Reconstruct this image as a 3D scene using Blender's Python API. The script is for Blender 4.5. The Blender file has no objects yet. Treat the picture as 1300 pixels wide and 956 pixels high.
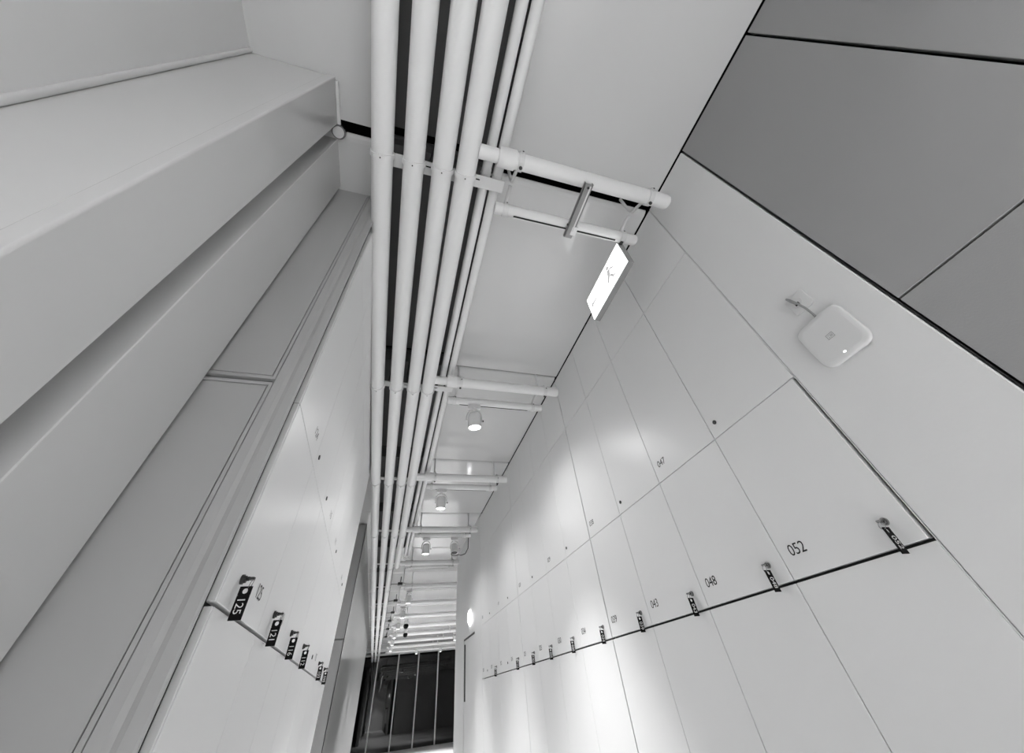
import bpy, math, random
from mathutils import Vector, Matrix

random.seed(4)
S = bpy.context.scene
C = S.collection
PI = math.pi
H = 1.2                      # camera height; all z below are written relative to the camera and lifted by H

# ------------------------------------------------------------------ camera
F_PX = 438.19
PITCH, YAW, ROLL = 0.795291588, 0.361466767, -0.125549771
cp, sp, cy, sy, cr, sr = (math.cos(PITCH), math.sin(PITCH), math.cos(YAW), math.sin(YAW), math.cos(ROLL), math.sin(ROLL))
fwd = Vector((sy * cp, cy * cp, sp)); right = Vector((cy, -sy, 0)); up = right.cross(fwd)
r2 = cr * right + sr * up; u2 = -sr * right + cr * up
cam_d = bpy.data.cameras.new('camera'); cam = bpy.data.objects.new('camera', cam_d); C.objects.link(cam)
cam_d.sensor_fit = 'HORIZONTAL'; cam_d.sensor_width = 36.0
cam_d.lens = F_PX / 1300.0 * 36.0
cam_d.shift_x = 0.0; cam_d.shift_y = -45.0 / 1300.0
cam_d.clip_start = 0.01; cam_d.clip_end = 200
m = Matrix(((r2.x, u2.x, -fwd.x, 0), (r2.y, u2.y, -fwd.y, 0), (r2.z, u2.z, -fwd.z, H), (0, 0, 0, 1)))
cam.matrix_world = m
S.camera = cam

# ------------------------------------------------------------------ light levels
W = bpy.data.worlds.new('world'); S.world = W; W.use_nodes = True
bgn = W.node_tree.nodes['Background']; bgn.inputs[0].default_value = (.8, .8, .8, 1); bgn.inputs[1].default_value = 0.0
S.view_settings.view_transform = 'Standard'; S.view_settings.look = 'None'
S.view_settings.gamma = 1.0; S.view_settings.use_curve_mapping = False
S.view_settings.exposure = 0.72
SPOT_W = 165.0               # corridor spotlights
FILL_W = 390.0                # unseen fill lamps added behind the viewer
HALL_W = 220.0                # lamps of the hall beyond
WIDE_W = 15.0                # the spill each lamp throws sideways
SIGN_E = 1.6
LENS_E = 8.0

# ------------------------------------------------------------------ materials
def mat(name, v, rough=.5, spec=.5, metal=0.0, noise=0.03, nscale=3.0, coat=0.0, bump=0.0, bscale=60.0, crough=.1):
    M = bpy.data.materials.new(name); M.use_nodes = True
    nt = M.node_tree; b = nt.nodes['Principled BSDF']
    b.inputs['Base Color'].default_value = (v, v, v, 1)
    b.inputs['Roughness'].default_value = rough; b.inputs['Metallic'].default_value = metal
    b.inputs['Specular IOR Level'].default_value = spec
    b.inputs['Coat Weight'].default_value = coat; b.inputs['Coat Roughness'].default_value = crough
    tc = nt.nodes.new('ShaderNodeTexCoord')
    if noise:
        n = nt.nodes.new('ShaderNodeTexNoise'); n.inputs['Scale'].default_value = nscale; n.inputs['Detail'].default_value = 3
        r = nt.nodes.new('ShaderNodeMapRange'); r.inputs['To Min'].default_value = v * (1 - noise); r.inputs['To Max'].default_value = v * (1 + noise)
        nt.links.new(tc.outputs['Object'], n.inputs['Vector']); nt.links.new(n.outputs['Fac'], r.inputs['Value'])
        nt.links.new(r.outputs['Result'], b.inputs['Base Color'])
    if bump:
        n = nt.nodes.new('ShaderNodeTexNoise'); n.inputs['Scale'].default_value = bscale; n.inputs['Detail'].default_value = 2
        bp = nt.nodes.new('ShaderNodeBump'); bp.inputs['Strength'].default_value = bump; bp.inputs['Distance'].default_value = .002
        nt.links.new(tc.outputs['Object'], n.inputs['Vector']); nt.links.new(n.outputs['Fac'], bp.inputs['Height'])
        nt.links.new(bp.outputs['Normal'], b.inputs['Normal'])
    return M

def emis(name, v, e):
    M = mat(name, v, .4, noise=0)
    b = M.node_tree.nodes['Principled BSDF']
    b.inputs['Emission Color'].default_value = (1, 1, 1, 1); b.inputs['Emission Strength'].default_value = e
    return M

LACQ = mat('white_lacquer', .82, .36, .4, noise=.015, bump=.08, bscale=25)
LACQ_L = LACQ
CEIL = mat('ceiling_metal', .63, .12, .55, noise=.02, nscale=1.2)
WALLW = mat('white_wall_paint', .8, .42, .4, noise=.02, bump=.1, bscale=90)
WALLG = mat('grey_wall_panel', .36, .5, .3, noise=.03, nscale=2, bump=.15, bscale=200)
COLM = mat('column_paint', .69, .18, .5, noise=.02)
PANL = mat('side_panel_paint', .43, .35, .4, noise=.02)
GLOSS = mat('polished_panel', .42, .2, .6, noise=.02)
PIPE = mat('pipe_paint', .8, .42, .4, noise=.02, bump=.06, bscale=40)
BRKT = mat('bracket_paint', .7, .45, .4, noise=.03)
GALV = mat('galvanised_steel', .34, .4, .6, metal=.6, noise=.12, nscale=30)
BLACK = mat('black_void', .008, .9, .1, noise=0)
CHAN = mat('channel_paint', .11, .6, .3, noise=.08)
CARC = mat('carcass_board', .05, .7, .2, noise=.05)
BLKPL = mat('black_plastic', .004, .6, .15, noise=0)
INK = mat('black_ink', .015, .5, .3, noise=0)
WINK = mat('white_ink', .8, .5, .3, noise=0)
CHROME = mat('satin_chrome', .32, .25, .6, metal=.9, noise=.08, nscale=60)
DARKM = mat('dark_metal', .04, .4, .5, metal=.3, noise=.05)
ROUT = mat('white_plastic', .74, .35, .45, noise=.01)
CABLE = mat('grey_cable', .3, .5, .4, noise=.02)
FLOORM = mat('floor_resin', .82, .3, .45, noise=.05, nscale=.8)
NIGHT = mat('night_glass', .003, .02, .6, noise=0)
LAMPW = mat('lamp_housing', .76, .35, .5, noise=.02)
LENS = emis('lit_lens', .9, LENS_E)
SIGNF = emis('sign_face', .9, SIGN_E)
SIGNG = emis('sign_picture', .25, .24)
LED = emis('led', .9, 4.0)

# ------------------------------------------------------------------ mesh builder
class MB:
    def __init__(s): s.v = []; s.f = []; s.sm = []
    def add(s, vs, fs, smooth=False):
        o = len(s.v); s.v += [tuple(p) for p in vs]
        for q in fs: s.f.append(tuple(i + o for i in q)); s.sm.append(smooth)
        return s
    def box(s, a, b, bev=0.0):
        x0, y0, z0 = [min(a[i], b[i]) for i in range(3)]; x1, y1, z1 = [max(a[i], b[i]) for i in range(3)]
        if bev <= 0:
            vs = [(x, y, z) for z in (z0, z1) for y in (y0, y1) for x in (x0, x1)]
            return s.add(vs, [(0, 2, 3, 1), (4, 5, 7, 6), (0, 1, 5, 4), (2, 6, 7, 3), (0, 4, 6, 2), (1, 3, 7, 5)])
        # chamfered box: 24 vertices
        P = {}; vs = []
        for i, x in enumerate((x0, x1)):
            for j, y in enumerate((y0, y1)):
                for k, z in enumerate((z0, z1)):
                    dx, dy, dz = (bev if i == 0 else -bev), (bev if j == 0 else -bev), (bev if k == 0 else -bev)
                    for ax, p in enumerate(((x, y + dy, z + dz), (x + dx, y, z + dz), (x + dx, y + dy, z))):
                        P[(i, j, k, ax)] = len(vs); vs.append(p)
        fs = []
        def q(a, n):  # orient outward
            pts = [Vector(vs[i]) for i in a]; nn = (pts[1] - pts[0]).cross(pts[2] - pts[0])
            fs.append(tuple(a) if nn.dot(Vector(n)) > 0 else tuple(reversed(a)))
        sg = (-1, 1)
        for i in (0, 1):
            q([P[(i, 0, 0, 0)], P[(i, 1, 0, 0)], P[(i, 1, 1, 0)], P[(i, 0, 1, 0)]], (sg[i], 0, 0))
            q([P[(0, i, 0, 1)], P[(1, i, 0, 1)], P[(1, i, 1, 1)], P[(0, i, 1, 1)]], (0, sg[i], 0))
            q([P[(0, 0, i, 2)], P[(1, 0, i, 2)], P[(1, 1, i, 2)], P[(0, 1, i, 2)]], (0, 0, sg[i]))
        for a in (0, 1):
            for b2 in (0, 1):
                q([P[(a, b2, 0, 0)], P[(a, b2, 1, 0)], P[(a, b2, 1, 1)], P[(a, b2, 0, 1)]], (sg[a], sg[b2], 0))
                q([P[(a, 0, b2, 0)], P[(a, 1, b2, 0)], P[(a, 1, b2, 2)], P[(a, 0, b2, 2)]], (sg[a], 0, sg[b2]))
                q([P[(0, a, b2, 1)], P[(1, a, b2, 1)], P[(1, a, b2, 2)], P[(0, a, b2, 2)]], (0, sg[a], sg[b2]))
                for c in (0, 1):
                    q([P[(a, b2, c, 0)], P[(a, b2, c, 1)], P[(a, b2, c, 2)]], (sg[a], sg[b2], sg[c]))
        return s.add(vs, fs)
    def prism(s, pts, axis, a, b):
        """closed outline extruded along an axis; pts are the other two coordinates"""
        n = len(pts); vs = []
        for t in (a, b):
            for p in pts:
                q = list(p); q.insert(axis, t); vs.append(q)
        fs = [(i, (i + 1) % n, n + (i + 1) % n, n + i) for i in range(n)] + [tuple(reversed(range(n))), tuple(range(n, 2 * n))]
        return s.add(vs, fs)
    def tube(s, pts, r, seg=20, cap=True, r_list=None):
        pts = [Vector(p) for p in pts]; n = len(pts); rings = []
        ref = None
        for i, p in enumerate(pts):
            d = (pts[min(i + 1, n - 1)] - pts[max(i - 1, 0)]).normalized()
            if ref is None:
                ref = Vector((0, 0, 1)) if abs(d.z) < .9 else Vector((1, 0, 0))
            u = (ref - d * ref.dot(d)).normalized(); w = d.cross(u); ref = u
            rr = r_list[i] if r_list else r
            rings.append([p + rr * (math.cos(2 * PI * k / seg) * u + math.sin(2 * PI * k / seg) * w) for k in range(seg)])
        vs = [v for R_ in rings for v in R_]; fs = []
        for i in range(n - 1):
            for k in range(seg):
                fs.append((i * seg + k, i * seg + (k + 1) % seg, (i + 1) * seg + (k + 1) % seg, (i + 1) * seg + k))
        s.add(vs, fs, True)
        if cap:
            s.add(rings[0], [tuple(reversed(range(seg)))]); s.add(rings[-1], [tuple(range(seg))])
        return s
    def ring(s, c, axis, ri, ro, t, seg=28):
        """flat collar round an axis: inner radius, outer radius, thickness"""
        c = Vector(c); d = Vector(axis).normalized()
        u = Vector((0, 0, 1)) if abs(d.z) < .9 else Vector((1, 0, 0)); u = (u - d * u.dot(d)).normalized(); w = d.cross(u)
        vs = []
        for k in range(seg):
            e = math.cos(2 * PI * k / seg) * u + math.sin(2 * PI * k / seg) * w
            vs += [c + ri * e - d * t / 2, c + ro * e - d * t / 2, c + ro * e + d * t / 2, c + ri * e + d * t / 2]
        fs = []
        for k in range(seg):
            a, b = 4 * k, 4 * ((k + 1) % seg)
            for j in range(4): fs.append((a + j, a + (j + 1) % 4, b + (j + 1) % 4, b + j))
        return s.add(vs, fs)
    def build(s, name, material, parent=None, lift=True):
        me = bpy.data.meshes.new(name)
        dz = H if (lift and parent is None) else 0
        me.from_pydata([(x, y, z + dz) for x, y, z in s.v], [], s.f)
        me.polygons.foreach_set('use_smooth', s.sm); me.materials.append(material); me.update()
        import bmesh
        bm = bmesh.new(); bm.from_mesh(me); bmesh.ops.recalc_face_normals(bm, faces=bm.faces); bm.to_mesh(me); bm.free()
        o = bpy.data.objects.new(name, me); C.objects.link(o)
        if parent is not None: o.parent = parent
        return o

def tag(o, label=None, cat=None, group=None, kind=None):
    if label: o['label'] = label
    if cat: o['category'] = cat
    if group: o['group'] = group
    if kind: o['kind'] = kind
    return o
def empty(name, loc, rz=0.0):
    o = bpy.data.objects.new(name, None); C.objects.link(o)
    o.location = (loc[0], loc[1], loc[2] + H); o.rotation_euler = (0, 0, rz); o.empty_display_size = .05
    return o
def struct(name, mb, material): return tag(mb.build(name, material), kind='structure')
def children(o): return [c for c in C.objects if c.parent == o]
def copy_tree(o, parent=None):
    c = o.copy(); C.objects.link(c)
    if parent is not None: c.parent = parent
    for ch in children(o): copy_tree(ch, c)
    return c

_txt = {}
def text_mesh(body, size, sx=1.0):
    """vertices/faces of lettering lying in the XY plane, left-bottom at the origin"""
    key = (body, size, sx)
    if key in _txt: return _txt[key]
    cu = bpy.data.curves.new('t', 'FONT'); cu.body = body; cu.size = size; cu.resolution_u = 3
    cu.space_character = .96
    o = bpy.data.objects.new('t', cu); C.objects.link(o)
    dg = bpy.context.evaluated_depsgraph_get(); me = o.evaluated_get(dg).to_mesh()
    vs = [(v.co.x * sx, v.co.y) for v in me.vertices]; fs = [tuple(p.vertices) for p in me.polygons]
    bpy.data.objects.remove(o); bpy.data.curves.remove(cu)
    _txt[key] = (vs, fs); return vs, fs
def lettering(name, body, size, org, xdir, ydir, material, parent, sx=1.0):
    vs, fs = text_mesh(body, size, sx)
    xd, yd, o = Vector(xdir), Vector(ydir), Vector(org)
    me = bpy.data.meshes.new(name); me.from_pydata([tuple(o + xd * a + yd * b) for a, b in vs], [], fs)
    me.materials.append(material); me.update()
    ob = bpy.data.objects.new(name, me); C.objects.link(ob); ob.parent = parent
    return ob

# ================================================================== SETTING
XR, ZC, ZF = 1.22, 2.0, -H
Y_BACK, Y_HALL, Y_FAR, X_HALL = -5.0, 7.75, 23.5, 7.0
BAY = 1.645
SLOT0 = .554
def slot(k): return SLOT0 + BAY * k
def slot_w(k): return .054 if k == 0 else .026

struct('floor', MB().box((-3.2, Y_BACK, ZF - .1), (X_HALL, Y_FAR + .3, ZF)), FLOORM)

# ceiling panels: one sheet per bay on each side of the dark pipe channel
def ceiling_sheet(x0, x1, y0, y1, lip):
    if lip:
        pts = [(y0, ZC + .022), (y0, ZC + .016), (y0 + .004, ZC + .010), (y0 + .014, ZC + .004), (y0 + .032, ZC), (y1, ZC), (y1, ZC + .022)]
    else:
        pts = [(y0, ZC + .10), (y0, ZC), (y1, ZC), (y1, ZC + .10)]
    struct('ceiling', MB().prism(pts, 0, x0, x1), CEIL)
CH0, CH1 = -.325, .265
for k in range(-4, 14):
    ya = slot(k) + slot_w(k) if k > -4 else Y_BACK
    yb = slot(k + 1) if k < 13 else Y_FAR + .3
    if k < 13 and slot(k + 1) > Y_FAR: yb = Y_FAR + .3
    if ya > Y_FAR: break
    xr = XR - .004 if yb < Y_HALL + .6 else X_HALL
    ch1 = CH1 if k < 4 else .04
    ceiling_sheet(-3.2, CH0, ya, yb, True)
    ceiling_sheet(ch1, xr, ya, yb, True)
struct('ceiling', MB().box((CH0 - .01, Y_BACK, ZC + .13), (CH1 + .01, slot(0), ZC + .16)), CHAN)
for k in range(0, 14):
    ya = slot(k) + .045; yb = min(slot(k + 1), Y_FAR + .3)
    if ya > Y_FAR: break
    struct('ceiling', MB().box((CH0 - .01, ya, ZC + .13), (CH1 + .01, yb, ZC + .16)), CHAN)
    struct('ceiling', MB().box((CH0, ya + .01, ZC + .03), ((CH1 if k < 4 else .04), ya + .075, ZC + .125)), CHAN)
struct('ceiling', MB().box((-3.3, Y_BACK - .1, ZC + .22), (X_HALL + .1, Y_FAR + .4, ZC + .3)), BLACK)

# right wall: dark grey cladding near the viewer, a white strip, then lockers, then a white end wall
G = .005
def cladding(y0, y1, z0, z1, M, name='wall_right', x=XR, t=.03, bev=.0015):
    return struct(name, MB().box((x, y0, z0), (x + t, y1, z1), bev), M)
for (a, b) in ((Y_BACK, -2.3), (-2.3, -1.27), (-1.27, -.244 - G / 2), (-.244 + G / 2, .2530)):
    cladding(a + G / 2, b - G / 2, .658, ZC - .012, WALLG)
    cladding(a + G / 2, b - G / 2, ZF, .652, WALLG)
struct('wall_right', MB().box((XR + .05, Y_BACK, ZF), (XR + .12, .262, ZC + .1)), BLACK)
struct('trim_1', MB().box((XR + .005, .2555, ZF), (XR + .03, .2585, ZC - .012)), DARKM)
cladding(.2612, .592, ZF, ZC - .010, WALLW, t=.10, bev=.003)
cladding(5.645, 6.10, ZF, ZC + .05, WALLW, t=.12)
cladding(6.10, 6.96, .668, ZC + .05, WALLW, t=.12, bev=0)
cladding(6.96, Y_HALL, ZF, ZC + .05, WALLW, t=.12)
struct('wall_right', MB().box((XR + .48, .59, ZF), (XR + .60, Y_HALL, ZC + .1)), WALLW)
struct('trim_9', MB().box((XR + .004, 6.102, .650), (XR + .05, 6.958, .668)), DARKM)
d = MB().box((XR + .012, 6.115, ZF), (XR + .05, 6.95, .648), .001); d1 = struct('door_1', d, WALLW)
hb = MB().box((XR - .004, 6.86, .0), (XR + .012, 6.885, .60)).build('handle', DARKM, d1, lift=False)
for v in hb.data.vertices: v.co.z += H
# hall behind the end of the corridor
struct('wall_right', MB().box((X_HALL, Y_HALL, ZF), (X_HALL + .1, Y_FAR, ZC + .1)), WALLW)
struct('wall_right', MB().box((XR + .60, Y_HALL - .12, ZF), (X_HALL + .1, Y_HALL, ZC + .1)), WALLW)
struct('wall_back', MB().box((-3.3, Y_BACK - .12, ZF), (X_HALL, Y_BACK, ZC + .2)), WALLW)

# left side: recess wall, two columns, tall panel doors, edge pilaster
bv = .032
struct('wall_left', MB().box((-1.10, Y_BACK, ZF), (-.868, .384, ZC + .02), .0), WALLW)
arc = lambda cx_, cy_, r, a0, a1, n=10: [(cx_ + r * math.cos(math.radians(a0 + (a1 - a0) * q / n)), cy_ + r * math.sin(math.radians(a0 + (a1 - a0) * q / n))) for q in range(n + 1)]
struct('trim_2', MB().prism([(-.870, .3895), (-.870, .372)] + arc(-.868, .382, .010, -90, 40), 2, ZF, ZC + .005), COLM)
# column outline: flat front, a shallow chamfer near the corner, right flank
struct('wall_left', MB().prism([(-1.10, .390), (-.574, .390)] + arc(-.569, .3915, .006, -165, -80, 6) + arc(-.541, .3905, .006, -92, 0, 6) + [(-.535, .572), (-.60, .572), (-1.10, .572)], 2, ZF, ZC - .004), COLM)
struct('wall_left', MB().box((-1.10, .572, ZF), (-.615, .90, ZC + .02)), COLM)
struct('wall_left', MB().box((-.90, .645, ZF), (-.540, .880, ZC + .02), .002), COLM)
def tall_panel(z0, z1):
    low = z0 < 0
    struct('wall_left', MB().box((-.90, .893, z0 + (0 if low else .0125)), (-.3975, .93, z1 - (.0125 if low else 0)), .001), PANL)
    struct('trim_3', MB().box((-.3953, .8925, z0), (-.3862, .93, z1), .0008), PANL)
    zz = (z1 - .0100, z1) if low else (z0, z0 + .0100)
    struct('trim_3', MB().box((-.90, .8925, zz[0]), (-.3953, .93, zz[1]), .0008), PANL)
tall_panel(.680, ZC - .01); tall_panel(ZF, .668)
struct('wall_left', MB().box((-.95, .932, ZF), (-.37, .95, ZC + .02)), BLACK)
struct('trim_4', MB().prism([(-.383, .889), (-.362, .889), (-.352, .8925), (-.342, .889), (-.322, .8885), (-.3175, .890), (-.3165, .893), (-.334, .925), (-.383, .925)], 2, ZF, ZC - .05), PANL)
# beyond the left lockers: shallow alcove, return wall, polished wall
struct('wall_left', MB().box((-1.9, 3.76, ZF), (-1.8, 5.95, ZC + .1)), WALLW)
struct('wall_left', MB().box((-1.9, 5.95, .675), (-.452, 6.05, ZC - .01), .002), PANL)
struct('wall_left', MB().box((-1.9, 5.95, ZF), (-.452, 6.05, .662), .002), PANL)
struct('trim_5', MB().box((-.447, 5.955, ZF), (-.441, 5.975, ZC)), DARKM)
struct('wall_left', MB().box((-.60, 5.98, ZF), (-.444, 16.6, ZC + .02)), GLOSS)
struct('wall_left', MB().box((-1.9, 16.6, ZF), (-1.8, Y_FAR, ZC + .1)), CARC)

# far window wall: black night glass in slim white mullions
win = struct('window_1', MB().box((-1.9, Y_FAR, ZF), (X_HALL, Y_FAR + .02, ZC - .02)), NIGHT)
mx = -.02
while mx < X_HALL:
    o = MB().box((mx - .028, Y_FAR - .09, ZF + H), (mx + .028, Y_FAR - .005, ZC - .03 + H), .004).build('mullion', LAMPW, win, lift=False)
    mx += .955
struct('trim_6', MB().box((-1.9, Y_FAR - .10, ZC - .10), (X_HALL, Y_FAR - .002, ZC - .02), .004), WALLW)
struct('trim_7', MB().box((-1.9, Y_FAR - 1.5, ZC - .07), (X_HALL, Y_FAR - 1.36, ZC + .02), .004), WALLW)

# ================================================================== LOCKERS
def plate_with_hole(mb, w, h, hole_r, hole_z, t, chamfer=0.0):
    """upright tag in the XZ plane, top centre at the origin, drilled near its top"""
    N = 32; hz = -hole_z; sq = w / 2
    top, bot = 0.0, -2 * hole_z
    outer, inner = [], []
    for k in range(N):
        a = 2 * PI * (k + .5) / N; c_, s_ = math.cos(a), math.sin(a)
        tt = min(sq / abs(c_) if abs(c_) > 1e-6 else 9, hole_z / abs(s_) if abs(s_) > 1e-6 else 9)
        outer.append((tt * c_, hz + tt * s_)); inner.append((hole_r * c_, hz + hole_r * s_))
    for y in (-t / 2, t / 2):
        vs = [(x, y, z) for x, z in outer] + [(x, y, z) for x, z in inner]
        mb.add(vs, [(k, (k + 1) % N, N + (k + 1) % N, N + k) for k in range(N)])
        mb.add([(-sq, y, bot), (sq, y, bot), (sq, y, -h), (-sq, y, -h)], [(0, 1, 2, 3)])
    vs = [(x, y, z) for y in (-t / 2, t / 2) for x, z in inner]
    mb.add(vs, [(k, (k + 1) % N, N + (k + 1) % N, N + k) for k in range(N)])
    rim = [(-sq, 0), (sq, 0), (sq, -h), (-sq, -h)]
    vs = [(x, y, z) for y in (-t / 2, t / 2) for x, z in rim]
    mb.add(vs, [(k, (k + 1) % 4, 4 + (k + 1) % 4, 4 + k) for k in range(4)])
    return mb

def cabinet(side, cols, rows, root_loc, rz, label, group, marks, near_gap=.003, far_gap=.0015):
    """side +1: depth runs to +x, doors face -x (right wall); side -1: the mirror.
    cols: y seams, rows: list of (z0, z1); marks: {(col,row): [('num',y,text) | ('dot',y)]} in root coordinates"""
    t = empty('locker_cabinet', root_loc, rz); tag(t, label, 'locker cabinet', group)
    y0, y1 = cols[0], cols[-1]
    z0 = ZF - root_loc[2]; top = ZC - .012
    b = MB().box((side * .021, y0 + .004, z0), (side * .46, y1 - .001, top))
    b.build('carcass', CARC, t, lift=False)
    MB().box((side * .030, y0 + .0045, z0 + .0), (side * .0215, y1 - .0015, z0 + .08)).build('plinth', DARKM, t, lift=False)
    MB().box((side * .0215, y0 - .0005, z0), (side * .46, y0 + .0025, top)).build('side_panel', LACQ, t, lift=False)
    if cols[0] == .595: MB().box((.002, y0 - .0015, z0), (.021, y0 + .0012, top)).build('side_panel', LACQ, t, lift=False)
    for i in range(len(cols) - 1):
        for j, (ra, rb) in enumerate(rows):
            g = .0015
            a = cols[i] + g + (near_gap if i == 0 else 0); c = cols[i + 1] - g - (far_gap if i == len(cols) - 2 else 0)
            if i == 0 and j == 1 and side > 0 and cols[0] < .6: a += .009
            dr = MB().box((0, a, ra), (side * .019, c, rb), .0012).build('door', LACQ, t, lift=False)
            for mk in marks.get((i, j), []):
                if mk[0] == 'num':
                    zb = ra + .056 if j == 1 else ra + .060
                    if side > 0:
                        lettering('number', mk[2], .0435, (-.0008, mk[1], zb), (0, -1, 0), (0, 0, 1), INK, dr, 1.0)
                    else:
                        lettering('number', mk[2], .0435, (.0008, mk[1], zb - .004), (0, 1, 0), (0, 0, 1), INK, dr, 1.0)
                elif mk[0] == 'dot':
                    l = MB().tube([(-side * .0035, mk[1], ra + .054), (side * .002, mk[1], ra + .054)], .0085, 18)
                    l.build('lock', DARKM, dr, lift=False)
                elif mk[0] == 'lock':
                    zz = ra + .056
                    l = MB().tube([(-side * .005, mk[1], zz), (side * .002, mk[1], zz)], .0095, 20)
                    l.tube([(-side * .010, mk[1], zz), (-side * .004, mk[1], zz)], .0070, 20)
                    l.build('lock', CHROME if side > 0 else DARKM, dr, lift=False)
    return t

# a key left in its lock, with ring and drilled black tag hanging beside the door
def key_tag(side, loc, number, label, group, rz=0.0):
    t = empty('key_tag', loc, rz); tag(t, label, 'key tag', group)
    s = -side
    k = MB()
    k.box((s * .009, -.0012, -.004), (s * .016, .0012, .004))                     # blade
    k.tube([(s * .015, -.0018, 0), (s * .015, .0018, 0)], .0001, 6)
    k.prism([(s * .012, -.003), (s * .016, -.0058), (s * .024, -.0062), (s * .027, -.003), (s * .027, .003), (s * .024, .0062), (s * .016, .0058), (s * .012, .003)], 2, -.0022, .0022)
    k.build('key', CHROME if side > 0 else DARKM, t, lift=False)
    rg = MB(); pts = []
    cx, cz = s * .023, -.010
    for q in range(25):
        a = 2 * PI * q / 24; pts.append((cx + .0025 * math.sin(a), .0075 * math.cos(a), cz + .009 * math.sin(a)))
    rg.tube(pts, .0009, 8, cap=False); rg.build('key_ring', CHROME, t, lift=False)
    p = MB(); plate_with_hole(p, .0245, .060, .0052, .0085, .0028)
    p.v = [(x + s * .0165, y, z - .0145) for x, y, z in p.v]
    pl = p.build('tag_plate', BLKPL, t, lift=False)
    # the number reads downwards along the plate, facing back along the corridor
    cxp = s * .0165
    lettering('number', number, .0215, (cxp - .0078, -.0022, -.0145 - .0195), (0, 0, -1), (1, 0, 0), WINK, pl, 1.0)
    return t

RCOLS = [.595, 1.005, 1.425, 1.840, 2.255, 2.675, 3.10, 3.52, 3.94, 4.365, 4.79, 5.215, 5.64]
RR = [(-.66, .1665), (.1745, .6660), (.6685, 1.4885), (1.4910, 1.987)]
low_nums = ['052', '048', '043', '039', '034', '030', '025', '021', '016', '012', '007', '003']
up_marks = {0: ('dot', .962), 1: ('num', 1.387, '047'), 2: ('dot', 1.797), 3: ('num', 2.218, '038'), 4: ('dot', 2.640), 5: ('num', 3.045, '029'),
            6: ('dot', 3.465), 7: ('num', 3.885, '020'), 8: ('dot', 4.312), 9: ('num', 4.735, '011'), 10: ('dot', 5.162), 11: ('num', 5.59, '002')}
ordr = ['nearest', 'second', 'third', 'fourth', 'fifth', 'sixth', 'seventh', 'eighth', 'ninth', 'tenth', 'eleventh', 'farthest']
lock_off = [.068, .062, .064, .066, .076, .100, .094, .092, .130, .092, .12, .14]
banks = [(0, 4, 'white locker cabinet on the right wall with door numbers 052, 048, 043 and 039'),
         (4, 8, 'white locker cabinet in the middle of the right wall with door numbers 034 and 030'),
         (8, 12, 'farthest white locker cabinet on the right wall, before the blank wall end')]
for a, b, lab in banks:
    marks = {}
    for i in range(a, b):
        marks[(i - a, 1)] = [('num', RCOLS[i + 1] - .037, low_nums[i]), ('lock' if i not in (9, 11) else 'dot', RCOLS[i] + lock_off[i])]
        marks[(i - a, 2)] = [up_marks[i]]
    cabinet(+1, RCOLS[a:b + 1], RR, (XR, 0, 0), 0, lab, 'locker cabinets along the right wall', marks,
            near_gap=.0005 if a == 0 else .003, far_gap=.003)
for i in range(12):
    if i in (9, 11): continue
    nx = {0: 'black key tag hanging at locker 052, largest on the right wall', 1: 'black key tag hanging at locker 048 on the right wall',
          2: 'black key tag hanging at locker 043 on the right wall', 3: 'black key tag hanging at locker 039 on the right wall',
          4: 'black key tag hanging at locker 034 on the right wall', 5: 'black key tag hanging at locker 030 on the right wall',
          6: 'black key tag hanging at locker 025 on the right wall', 7: 'black key tag on the right wall, eighth from the nearest',
          8: 'black key tag on the right wall, last but one before the far wall end', 10: 'farthest black key tag on the right wall'}[i]
    key_tag(+1, (XR, RCOLS[i] + lock_off[i], .2315), low_nums[i], nx, 'key tags on the right wall lockers')

LROT = .0105
LC = [.96, 1.345, 1.72, 2.11, 2.51, 2.92, 3.33, 3.75]
LCL = [y - .96 for y in LC]
LR = [(-.66, .1715), (.1795, .6460), (.6485, 1.4685), (1.4710, 1.987)]
lnum = ['125', '121', '116', '112', '107', '103', '098']
lup = {0: [('num', 1.205, '124')], 1: [('dot', 1.385)], 2: [('dot', 1.772), ('num', 1.98, '115')], 3: [('num', 2.40, '111')], 4: [('dot', 2.56)], 5: [('num', 3.20, '106')], 6: [('dot', 3.375)]}
loff = [.092, .128, .122, .120, .13, .102, .092]
for a, b, lab in ((0, 3, 'nearest white locker cabinet on the left wall, door 125 at its lower corner'), (3, 7, 'farther white locker cabinet on the left wall, beside the pipes')):
    marks = {}
    for i in range(a, b):
        marks[(i - a, 1)] = [('num', LCL[i + 1] - .145, lnum[i]), ('lock' if i != 4 else 'dot', LCL[i] + loff[i])]
        marks[(i - a, 2)] = [((q[0], q[1] - .96) + tuple(q[2:])) for q in lup[i]]
    cabinet(-1, LCL[a:b + 1], LR, (-.320, .96, 0), LROT, lab, 'locker cabinets along the left wall', marks, near_gap=.0, far_gap=.001)
# side panel of the first left cabinet that turns the corner, split like its doors
for z0, z1 in LR:
    struct('trim_8', MB().box((-.3365, .953, z0), (-.3215, .9585, z1), .001), LACQ)
ltl = {0: 'large black key tag hanging at locker 125 on the left wall', 1: 'second black key tag from the near corner on the left wall lockers',
       2: 'third black key tag from the near corner on the left wall lockers', 3: 'fourth black key tag from the near corner on the left wall lockers',
       5: 'fifth black key tag on the left wall, after a gap', 6: 'farthest black key tag on the left wall lockers'}
for i in range(7):
    if i == 4: continue
    yl = LCL[i] + loff[i]
    key_tag(-1, (-.320 - LROT * yl, .96 + yl, .2365), lnum[i], ltl[i], 'key tags on the left wall lockers')

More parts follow.
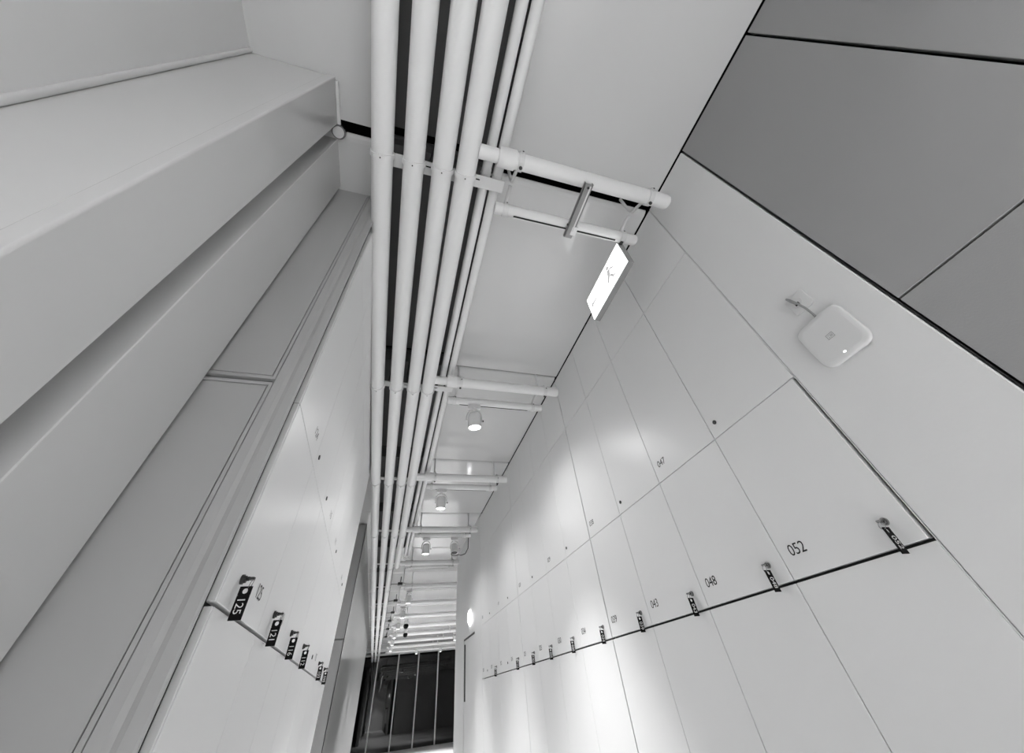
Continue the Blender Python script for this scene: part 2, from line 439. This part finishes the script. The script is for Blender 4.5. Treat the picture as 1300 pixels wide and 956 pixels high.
# ================================================================== PIPES
ZP = 1.73; RP = .0465
CL = [.571 + 1.66 * k for k in range(-3, 14)]
def long_pipe(x, z, r, y0, y1, label, group, clamps=True):
    t = empty('ceiling_pipe', (x, y0, z)); tag(t, label, 'pipe', group)
    MB().tube([(0, 0, 0), (0, y1 - y0, 0)], r, 40).build('tube', PIPE, t, lift=False)
    if clamps:
        for c in CL:
            if y0 < c < y1 - .1:
                mb = MB().ring((0, c - y0, 0), (0, 1, 0), r - .001, r + .0055, .020, 36)
                if c > -2: mb.tube([(.0, c - y0, -r - .010), (.0, c - y0, -r - .002)], .0065, 12)
                mb.build('clamp', PIPE, t, lift=False)
                if c < 6:
                    MB().tube([(.0, c - y0, -r - .0115), (.0, c - y0, -r - .0095)], .0032, 8).build('screw', DARKM, t, lift=False)
    return t
pname = ['leftmost thick white pipe running along the corridor ceiling', 'second thick white ceiling pipe from the left',
         'third thick white ceiling pipe from the left', 'fourth thick white ceiling pipe, with branches leading to the right']
for i, (x, ye) in enumerate(((-.285, Y_FAR - .12), (-.149, Y_FAR - .12), (-.020, Y_FAR - .12), (.087, 7.16))):
    t = long_pipe(x, ZP, RP, Y_BACK + .01, ye, pname[i], 'thick ceiling pipes')
for i, x in enumerate((.191, .250)):
    t = empty('conduit', (x, Y_BACK + .01, 1.840)); tag(t, ['left one of the two thin white conduits right of the thick pipes', 'right one of the two thin white conduits right of the thick pipes'][i], 'conduit', 'thin conduits beside the pipes')
    MB().tube([(0, 0, 0), (0, 6.95 - Y_BACK, 0)], .0245, 28).build('tube', PIPE, t, lift=False)
    cp_ = MB()
    for k in range(-3, 5):
        c = .60 + BAY * k - .035 - Y_BACK
        cp_ = MB().ring((0, c, 0), (0, 1, 0), .0240, .0275, .006, 24); cp_.build('clamp', PIPE, t, lift=False)

def th(k):
    return {-3: 'behind the viewer, third', -2: 'behind the viewer, second', -1: 'behind the viewer, first'}.get(k, None)
ords = ['nearest', 'second', 'third', 'fourth', 'fifth', 'sixth', 'seventh', 'eighth', 'ninth', 'tenth', 'eleventh', 'twelfth', 'thirteenth']
# flat bars above the pipes that the clamps hang from
for k in range(-1, 12):
    y = .603 + 1.66 * k
    x1 = .285 if k < 5 else .03
    t = empty('support_bar', (0, y, 1.785))
    tag(t, ('flat white bar across the pipes, %s from the viewer' % ords[k]) if k >= 0 else 'flat white bar across the pipes behind the viewer', 'support bar', 'support bars over the pipes')
    b = MB().box((-.332, -.030, -.006), (x1, .030, .002), .001)
    b.build('bar', BRKT, t, lift=False)
    for x in (-.217, -.085, .033):
        MB().tube([(x, .0, .002), (x, .0, .345)], .004, 8).build('rod', DARKM, t, lift=False)
    if 0 <= k < 4:
        for x in (-.085, .150):
            MB().box((x - .012, -.030 + .018, -.0075), (x + .012, -.030 + .024, -.006)).build('slot', INK, t, lift=False)

# branches, light tracks, straps, struts: one set per bay
def hump(y0, z0, y1, z1, side=1):
    return [(0, y0 + (y1 - y0) * q / 8, z0 + (z1 - z0) * q / 8 + .035 * math.sin(PI * q / 8)) for q in range(9)]
for k in range(-3, 13):
    yb = .455 + 1.64 * k; yt = .692 + 1.64 * k
    if yb > Y_FAR - .6: break
    o_ = ords[k] if k >= 0 else None
    x0 = .087 + .046 if k < 5 else .24
    x1 = 1.135 if k < 5 else 4.2
    rb = .0375
    t = empty('branch_pipe', (0, yb, ZP))
    tag(t, ('%s white branch pipe crossing under the ceiling to the right wall' % o_) if 0 <= k < 5 else (('white branch pipe crossing the far hall ceiling, %s in order' % o_) if k >= 5 else 'white branch pipe behind the viewer, number %s back' % ['one', 'two', 'three'][-k - 1]), 'pipe', 'branch pipes across the ceiling')
    b = MB(); 
    b.tube([(x0 - .004, 0, 0), (x0 + .12, 0, 0)], .032, 28)
    b.tube([(x0 + .11, 0, 0), (x1 - .012, 0, 0), (x1 - .003, 0, 0), (x1, 0, 0)], rb, 32, r_list=[rb, rb, rb - .004, rb - .012])
    b.build('tube', PIPE, t, lift=False)
    MB().tube([(x0 + .085, 0, 0), (x0 + .088, 0, 0), (x0 + .165, 0, 0), (x0 + .168, 0, 0)], .045, 32, r_list=[.043, .0455, .0455, .043]).build('collar', PIPE, t, lift=False)
    far_k = k > 6
    for x in ((.325, 1.02) if k < 5 else (.45, 2.2, 3.9)):
        c = MB().ring((x, 0, 0), (1, 0, 0), rb - .001, rb + .005, .026, 28)
        c.box((x - .009, -.005, rb), (x + .009, .003, rb + .022))
        hy = slot(k) + slot_w(k) / 2 - yb
        c.tube([(x - .0, .028, rb - .012), (x, hy * .6, .055), (x, hy * .95, .085), (x, hy, .12), (x, hy, .275)], .0085, 10)
        c.tube([(x, -rb - .002, -.006), (x, -rb - .011, -.008)], .010, 12)
        c.build('clamp', BRKT, t, lift=False)
        if not far_k:
            MB().tube([(x, -rb - .0105, -.008), (x, -rb - .013, -.0085)], .0045, 10).build('screw', DARKM, t, lift=False)
            MB().tube([(x, .012, -rb - .003), (x, .012, -rb - .012)], .008, 12).build('screw', DARKM, t, lift=False)
    # track
    t2 = empty('light_track', (0, yt, ZP))
    xs, xe = (.258, 1.075) if k < 5 else (.30, 4.0)
    tag(t2, ('%s white tubular light track with a dark slot, near the branch pipe' % o_) if k >= 0 else 'white tubular light track behind the viewer, number %s back' % ['one', 'two', 'three'][-k - 1], 'light track', 'tubular light tracks')
    MB().tube([(xs, 0, 0), (xs + .003, 0, 0), (xe - .003, 0, 0), (xe, 0, 0)], .030, 32, r_list=[.027, .030, .030, .026]).build('tube', PIPE, t2, lift=False)
    sl = MB(); a0 = xs + .10; a1 = xe - .13
    sl.box((a0, .006, -.0312), (a1, .014, -.022)); sl.build('slot', INK, t2, lift=False)
    rail = MB().box((a0, .0145, -.0325), (a1, .020, -.020)); rail.build('rail', BRKT, t2, lift=False)
    for x in ((xs + .055, xe - .085) if k < 5 else (.45, 2.2, 3.9)):
        c = MB().ring((x, 0, 0), (1, 0, 0), .029, .0345, .028, 28)
        c.box((x - .008, -.004, .030), (x + .008, .004, .045))
        c.build('clamp', BRKT, t2, lift=False)
        if not far_k: MB().tube([(x + .004, -.0335, .010), (x + .004, -.0375, .011)], .004, 10).build('screw', DARKM, t2, lift=False)
        if True:   # curved cable loop from the track up over to the branch
            hx = x if k >= 5 else (.325 if x < .6 else 1.02)
            hy = slot(k) + slot_w(k) / 2 - yt
            pts = [(x, -.004, .030), (x + .3 * (hx - x), -.020, .055), (x + .6 * (hx - x), -.055, .078), (hx, hy * .85, .088)]
            MB().tube(pts, .0085, 10).build('strap', BRKT, t2, lift=False)
    if k < 5 and k != 3:
        t3 = empty('strut_channel', (.665, yb, ZP - .0535))
        tag(t3, ('%s grey slotted steel strut joining branch pipe and light track' % o_) if k >= 0 else 'grey slotted steel strut behind the viewer, number %s back' % ['one', 'two', 'three'][-k - 1], 'strut', 'steel struts between pipes and tracks') if k <= 0 else None
        if k > 0:
            bpy.data.objects.remove(t3)
        else:
            u = MB(); L = .285; y0_ = -.005
            u.box((-.021, y0_, -.010), (.021, y0_ + L, -.007)); u.box((-.021, y0_, -.010), (-.018, y0_ + L, .012)); u.box((.018, y0_, -.010), (.021, y0_ + L, .012))
            u.build('channel', GALV, t3, lift=False)
            lp = MB().box((.006, y0_ + .01, -.0125), (.014, y0_ + L - .04, -.010)); lp.build('lip', BRKT, t3, lift=False)
            MB().tube([(-.026, .215, .002), (-.021, .215, .002)], .006, 10).build('bolt', DARKM, t3, lift=False)
            MB().tube([(.0, .014, -.014), (.0, .014, -.010)], .006, 10).build('bolt', DARKM, t3, lift=False)
            MB().box((.004, .215, -.012), (.034, .262, .019), .002).build('bracket', PIPE, t3, lift=False)

# small fittings on the sprinkler line in the hall
for i, (x, y) in enumerate(((.205, 8.45), (.19, 10.0), (.18, 11.4), (.15, 12.6), (.14, 14.0), (.13, 15.6))):
    t = empty('pipe_valve', (x, y, ZP)); tag(t, 'dark pipe valve with upright stem on the hall ceiling, %s of the row' % ords[i], 'valve', 'dark valves beside the pipes')
    MB().box((-.045, -.05, -.022), (.045, .05, .022), .008).build('valve_body', DARKM, t, lift=False)
    MB().tube([(.01, 0, .018), (.01, 0, .12)], .008, 10).build('stem', DARKM, t, lift=False)
    MB().tube([(.035, 0, 0), (.035, 0, 0), (.10, 0, 0)], .016, 12).build('nipple', PIPE, t, lift=False)
    MB().tube([(.06, .0, .010), (.06, .0, .275)], .010, 10).build('hanger_rod', BRKT, t, lift=False)
    MB().tube([(-.045, .0, .0), (x * -1 + .02, .0, .0)], .005, 8).build('feed_line', DARKM, t, lift=False)

# ================================================================== LAMPS
def spotlight(loc, label, group, lit=True, tilt=(0, 0), watts=SPOT_W, spread=1.2, wide=1.0):
    """track spotlight hanging under a track: adapter, yoke, can, lens; its own lamp light"""
    t = empty('track_spotlight', loc); tag(t, label, 'spotlight', group)
    # origin = can centre ; track is above
    MB().box((-.050, -.017, .105), (.050, .017, .142), .004).build('adapter', LAMPW, t, lift=False)
    pts = []
    for q in range(17):
        a = PI * q / 16; pts.append((.062 * math.cos(a), 0, .020 + .078 * math.sin(a)))
    pts = [(.062, 0, -.012)] + pts + [(-.062, 0, -.012)]
    MB().tube(pts, .0055, 8).build('yoke', LAMPW, t, lift=False)
    MB().tube([(0, 0, .095), (0, 0, .110)], .012, 12).build('pivot', LAMPW, t, lift=False)
    can = MB(); R_ = Matrix.Rotation(tilt[0], 4, 'X') @ Matrix.Rotation(tilt[1], 4, 'Y')
    prof = [(.0, .062), (.030, .060), (.044, .052), (.050, .038), (.050, -.052), (.052, -.056), (.052, -.066), (.047, -.066), (.044, -.054)]
    seg = 32; vs = []
    for r_, z_ in prof:
        for q in range(seg):
            vs.append(tuple(R_ @ Vector((max(r_, .0005) * math.cos(2 * PI * q / seg), max(r_, .0005) * math.sin(2 * PI * q / seg), z_))))
    fs = [(i * seg + q, i * seg + (q + 1) % seg, (i + 1) * seg + (q + 1) % seg, (i + 1) * seg + q) for i in range(len(prof) - 1) for q in range(seg)]
    can.add(vs, fs, True); can.build('can', LAMPW, t, lift=False)
    ln = MB(); vs = [tuple(R_ @ Vector((.045 * math.cos(2 * PI * q / seg), .045 * math.sin(2 * PI * q / seg), -.058))) for q in range(seg)]
    vt = [tuple(R_ @ Vector((.030 * math.cos(2 * PI * q / seg), .030 * math.sin(2 * PI * q / seg), -.070))) for q in range(seg)]
    ln.add(vs + vt, [(q, (q + 1) % seg, seg + (q + 1) % seg, seg + q) for q in range(seg)] + [tuple(seg + q for q in range(seg))])
    ln.build('lens', LENS if lit else DARKM, t, lift=False)
    MB().tube([(.066, 0, -.004), (.074, 0, -.004)], .008, 12).build('knob', DARKM, t, lift=False)
    if lit and watts > 0:
        L = bpy.data.lights.new('lamp_light', 'SPOT'); L.energy = watts; L.spot_size = spread; L.spot_blend = 1.0; L.shadow_soft_size = .045
        o = bpy.data.objects.new('lamp_light', L); C.objects.link(o); o.parent = t
        o.matrix_local = Matrix.Translation(R_ @ Vector((0, 0, -.085))) @ R_
        L = bpy.data.lights.new('lamp_spill', 'SPOT'); L.energy = WIDE_W * wide; L.spot_size = 2.9; L.spot_blend = .6; L.shadow_soft_size = .045
        o2 = bpy.data.objects.new('lamp_spill', L); C.objects.link(o2); o2.parent = t; o2.matrix_local = Matrix.Translation(R_ @ Vector((0, 0, -.085))) @ R_
    return t
ZL = ZP - .030 - .145
spotlight((.478, 2.332, ZL), 'nearest lit white spotlight under the second light track', 'track spotlights', tilt=(.10, -.05))
spotlight((.430, 3.972, ZL), 'second lit white spotlight along the corridor ceiling', 'track spotlights', tilt=(.08, 0))
spotlight((.432, 5.612, ZL), 'third lit white spotlight along the corridor ceiling', 'track spotlights', tilt=(.08, 0))
tt = spotlight((.835, 5.612, ZL), 'unlit white spotlight near the right wall with a dark cable loop', 'track spotlights', lit=False, tilt=(-.2, 0))
MB().tube([(-.05, -.03, -.075), (-.035, -.035, -.095), (.0, -.035, -.103), (.04, -.03, -.095), (.065, -.01, -.085), (.10, 0, -.090), (.16, 0, -.07), (.20, 0, .0), (.205, 0, .138)], .005, 10).build('cable', DARKM, tt, lift=False)
for k, x in ((5, .42), (6, .40), (7, .38), (8, .36), (9, .36), (10, .36)):
    spotlight((x, .692 + 1.64 * k, ZL), 'lit spotlight on the hall ceiling, %s in the row of lamps' % ords[k - 2], 'hall spotlights', tilt=(.1, 0), watts=HALL_W, spread=1.6)
for k, x, w_ in ((11, 1.4, 'left one of the two lamps just before the night window'), (11, 2.35, 'right one of the two lamps just before the night window'),
                 (9, 2.4, 'alone on the right, two tracks before the window lamps'), (7, 2.2, 'right side, nearest to the corridor end')):
    spotlight((x, .692 + 1.64 * k, ZL), 'lit hall ceiling spotlight, ' + w_, 'hall spotlights', tilt=(.1, 0), watts=HALL_W, spread=1.6)
for k, x in ((-1, .46), (-2, .44), (-3, .44)):  # unseen row of lamps added to fill the near end with light
    spotlight((x, .692 + 1.64 * k, ZL), 'unseen white fill spotlight added behind the viewer, number %s back' % ['one', 'two', 'three'][-k - 1], 'added fill spotlights behind the viewer', tilt=(0, 0), watts=FILL_W, spread=1.3, wide=.5)

# dome cameras in the hall
for i, (x, y, z) in enumerate(((.58, 12.22, 1.55), (.69, 14.3, 1.60))):
    t = empty('dome_camera', (x, y, z)); tag(t, ['nearer black dome camera hanging below the hall ceiling', 'farther small black dome camera below the hall ceiling'][i], 'camera', 'dome cameras')
    MB().tube([(0, 0, -.062), (0, 0, -.055), (0, 0, -.035), (0, 0, 0), (0, 0, .03), (0, 0, .05)], .06, 24, r_list=[.012, .035, .056, .068, .060, .03]).build('dome', BLKPL, t, lift=False)
    MB().tube([(0, 0, .04), (0, 0, .11)], .055, 20).build('housing', LAMPW, t, lift=False)
    MB().tube([(0, 0, .10), (0, 0, ZC - z + .01)], .012, 10).build('stem', LAMPW, t, lift=False)

# small fittings where the near column meets the ceiling
t = empty('ceiling_conduit', (-.528, .40, ZC - .009)); tag(t, 'thin white conduit on the ceiling beside the near column, ending in a round flange', 'conduit')
MB().tube([(0, 0, 0), (0, .19, 0)], .008, 12).build('tube', PIPE, t, lift=False)
MB().tube([(0.0, .205, .009), (0.0, .205, -.016)], .032, 28).build('flange', CHROME, t, lift=False)
MB().tube([(0.0, .205, -.016), (0.0, .205, -.026)], .025, 24).build('cap', LAMPW, t, lift=False)

# ================================================================== SIGN
t = empty('illuminated_sign', (.968, .720, 1.712)); tag(t, 'glowing white rectangular sign hanging from the nearest light track by the right wall', 'sign')
sy_, sz_ = .415, .192
MB().box((.004, 0, -sz_), (.040, sy_, 0), .002).build('housing', mat('sign_housing', .3, .4, .4), t, lift=False)
fc = MB().box((.000, .004, -sz_ + .004), (.0045, sy_ - .004, -.004)).build('face', SIGNF, t, lift=False)
def fig(name, polys):
    g = MB()
    for pl_ in polys:
        g.add([(-.0015, .02 + a, -sz_ + b) for a, b in pl_], [tuple(range(len(pl_)))])
    return g.build(name, SIGNG, fc, lift=False)
circ = lambda cx, cy_, r: [(cx + r * math.cos(2 * PI * q / 16), cy_ + r * math.sin(2 * PI * q / 16)) for q in range(16)]
fig('pictogram', [circ(.125, .150, .014),
                  [(.105, .130), (.135, .136), (.150, .100), (.128, .085)],
                  [(.128, .088), (.150, .100), (.170, .060), (.158, .052)],
                  [(.118, .092), (.132, .084), (.110, .045), (.085, .040), (.084, .052), (.102, .057)],
                  [(.105, .130), (.110, .120), (.085, .098), (.076, .106)],
                  [(.135, .134), (.142, .124), (.172, .122), (.172, .132)],
                  [(.21, .03), (.215, .03), (.215, .165), (.21, .165)], [(.215, .16), (.275, .16), (.275, .165), (.215, .165)], [(.27, .03), (.275, .03), (.275, .16), (.27, .16)],
                  [(.300, .090), (.345, .090), (.345, .075), (.372, .098), (.345, .121), (.345, .106), (.300, .106)]])
MB().box((.010, -.022, -.02), (.026, .002, .004), .001).build('hanger', DARKM, t, lift=False)

# ================================================================== ROUTER AND SOCKET
def rounded_slab(mb, cy_, cz_, wy, wz, rad, x0, x1, dome=.0, side=-1):
    pts = []
    for qx, qz, a0 in ((1, 1, 0), (-1, 1, 90), (-1, -1, 180), (1, -1, 270)):
        for q in range(9):
            a = math.radians(a0 + 90 * q / 8)
            pts.append((cy_ + qx * (wy / 2 - rad) + rad * math.cos(a), cz_ + qz * (wz / 2 - rad) + rad * math.sin(a)))
    n = len(pts)
    def ringat(x, s): return [(x, cy_ + (a - cy_) * s, cz_ + (b - cz_) * s) for a, b in pts]
    lv = [(x1, .93), (x1 - .15 * (x1 - x0), .97), (x1 - .4 * (x1 - x0), 1.0), (x0 + .15 * (x1 - x0), 1.0), (x0, .985), (x0 - dome * .6, .94), (x0 - dome, .82)]
    vs = []; 
    for x, s in lv: vs += ringat(x, s)
    fs = [(i * n + q, i * n + (q + 1) % n, (i + 1) * n + (q + 1) % n, (i + 1) * n + q) for i in range(len(lv) - 1) for q in range(n)]
    mb.add(vs, fs, True); mb.add(ringat(lv[0][0], lv[0][1]), [tuple(range(n))]); mb.add(ringat(lv[-1][0], lv[-1][1]), [tuple(range(n))])
    return mb
t = empty('wifi_access_point', (XR, .421, .682)); tag(t, 'white rounded square wireless access point fixed to the right wall strip', 'access point')
MB().box((-.012, -.05, -.05), (0, .05, .05), .002).build('mount', ROUT, t, lift=False)
bd = rounded_slab(MB(), 0, 0, .150, .160, .030, -.020, -.005, .003).build('body', ROUT, t, lift=False)
lg = MB()
lg.box((-.0238, -.011, -.0085), (-.0228, .011, -.0070)); lg.box((-.0238, -.011, .0070), (-.0228, .011, .0085))
lg.box((-.0238, .0095, -.0085), (-.0228, .011, .0085)); lg.box((-.0238, -.011, -.0085), (-.0228, -.0095, .0085))
lg.box((-.0238, -.0065, -.004), (-.0228, -.0045, .004)); lg.box((-.0238, -.0025, -.004), (-.0228, -.0005, .004)); lg.box((-.0238, .002, -.004), (-.0228, .0065, -.0025)); lg.box((-.0238, .002, .0025), (-.0228, .0065, .004))
lg.build('logo', mat('logo_ink', .4, .5), t, lift=False)
l_ = MB().box((-.0242, .001, -.0645), (-.0222, .0075, -.0610), .0005).build('indicator_light', LED, t, lift=False)
t = empty('wall_socket', (XR, .417, .847)); tag(t, 'small white square data socket above the wireless access point', 'socket')
rounded_slab(MB(), 0, 0, .068, .068, .006, -.007, 0, .001).build('plate', ROUT, t, lift=False)
MB().tube([(-.007, .006, .006), (-.010, .006, .006)], .020, 24).build('insert', ROUT, t, lift=False)
MB().box((-.0115, -.002, -.008), (-.0095, .012, .002)).build('opening', BLACK, t, lift=False)
cab = MB().tube([(XR - .0105, .424, .845), (XR - .020, .428, .860), (XR - .034, .426, .868), (XR - .042, .418, .852), (XR - .040, .411, .825), (XR - .030, .408, .800), (XR - .018, .410, .775), (XR - .016, .412, .755)], .0035, 10)
cb = cab.build('network_cable', CABLE); tag(cb, 'short grey network cable looping from the wall socket to the access point', 'cable')

# glowing oval dome added for a bright mark far along the right wall
t = empty('glowing_oval', (XR, 6.42, .86)); tag(t, 'small glowing oval dome at the far end of the right wall', 'wall lamp')
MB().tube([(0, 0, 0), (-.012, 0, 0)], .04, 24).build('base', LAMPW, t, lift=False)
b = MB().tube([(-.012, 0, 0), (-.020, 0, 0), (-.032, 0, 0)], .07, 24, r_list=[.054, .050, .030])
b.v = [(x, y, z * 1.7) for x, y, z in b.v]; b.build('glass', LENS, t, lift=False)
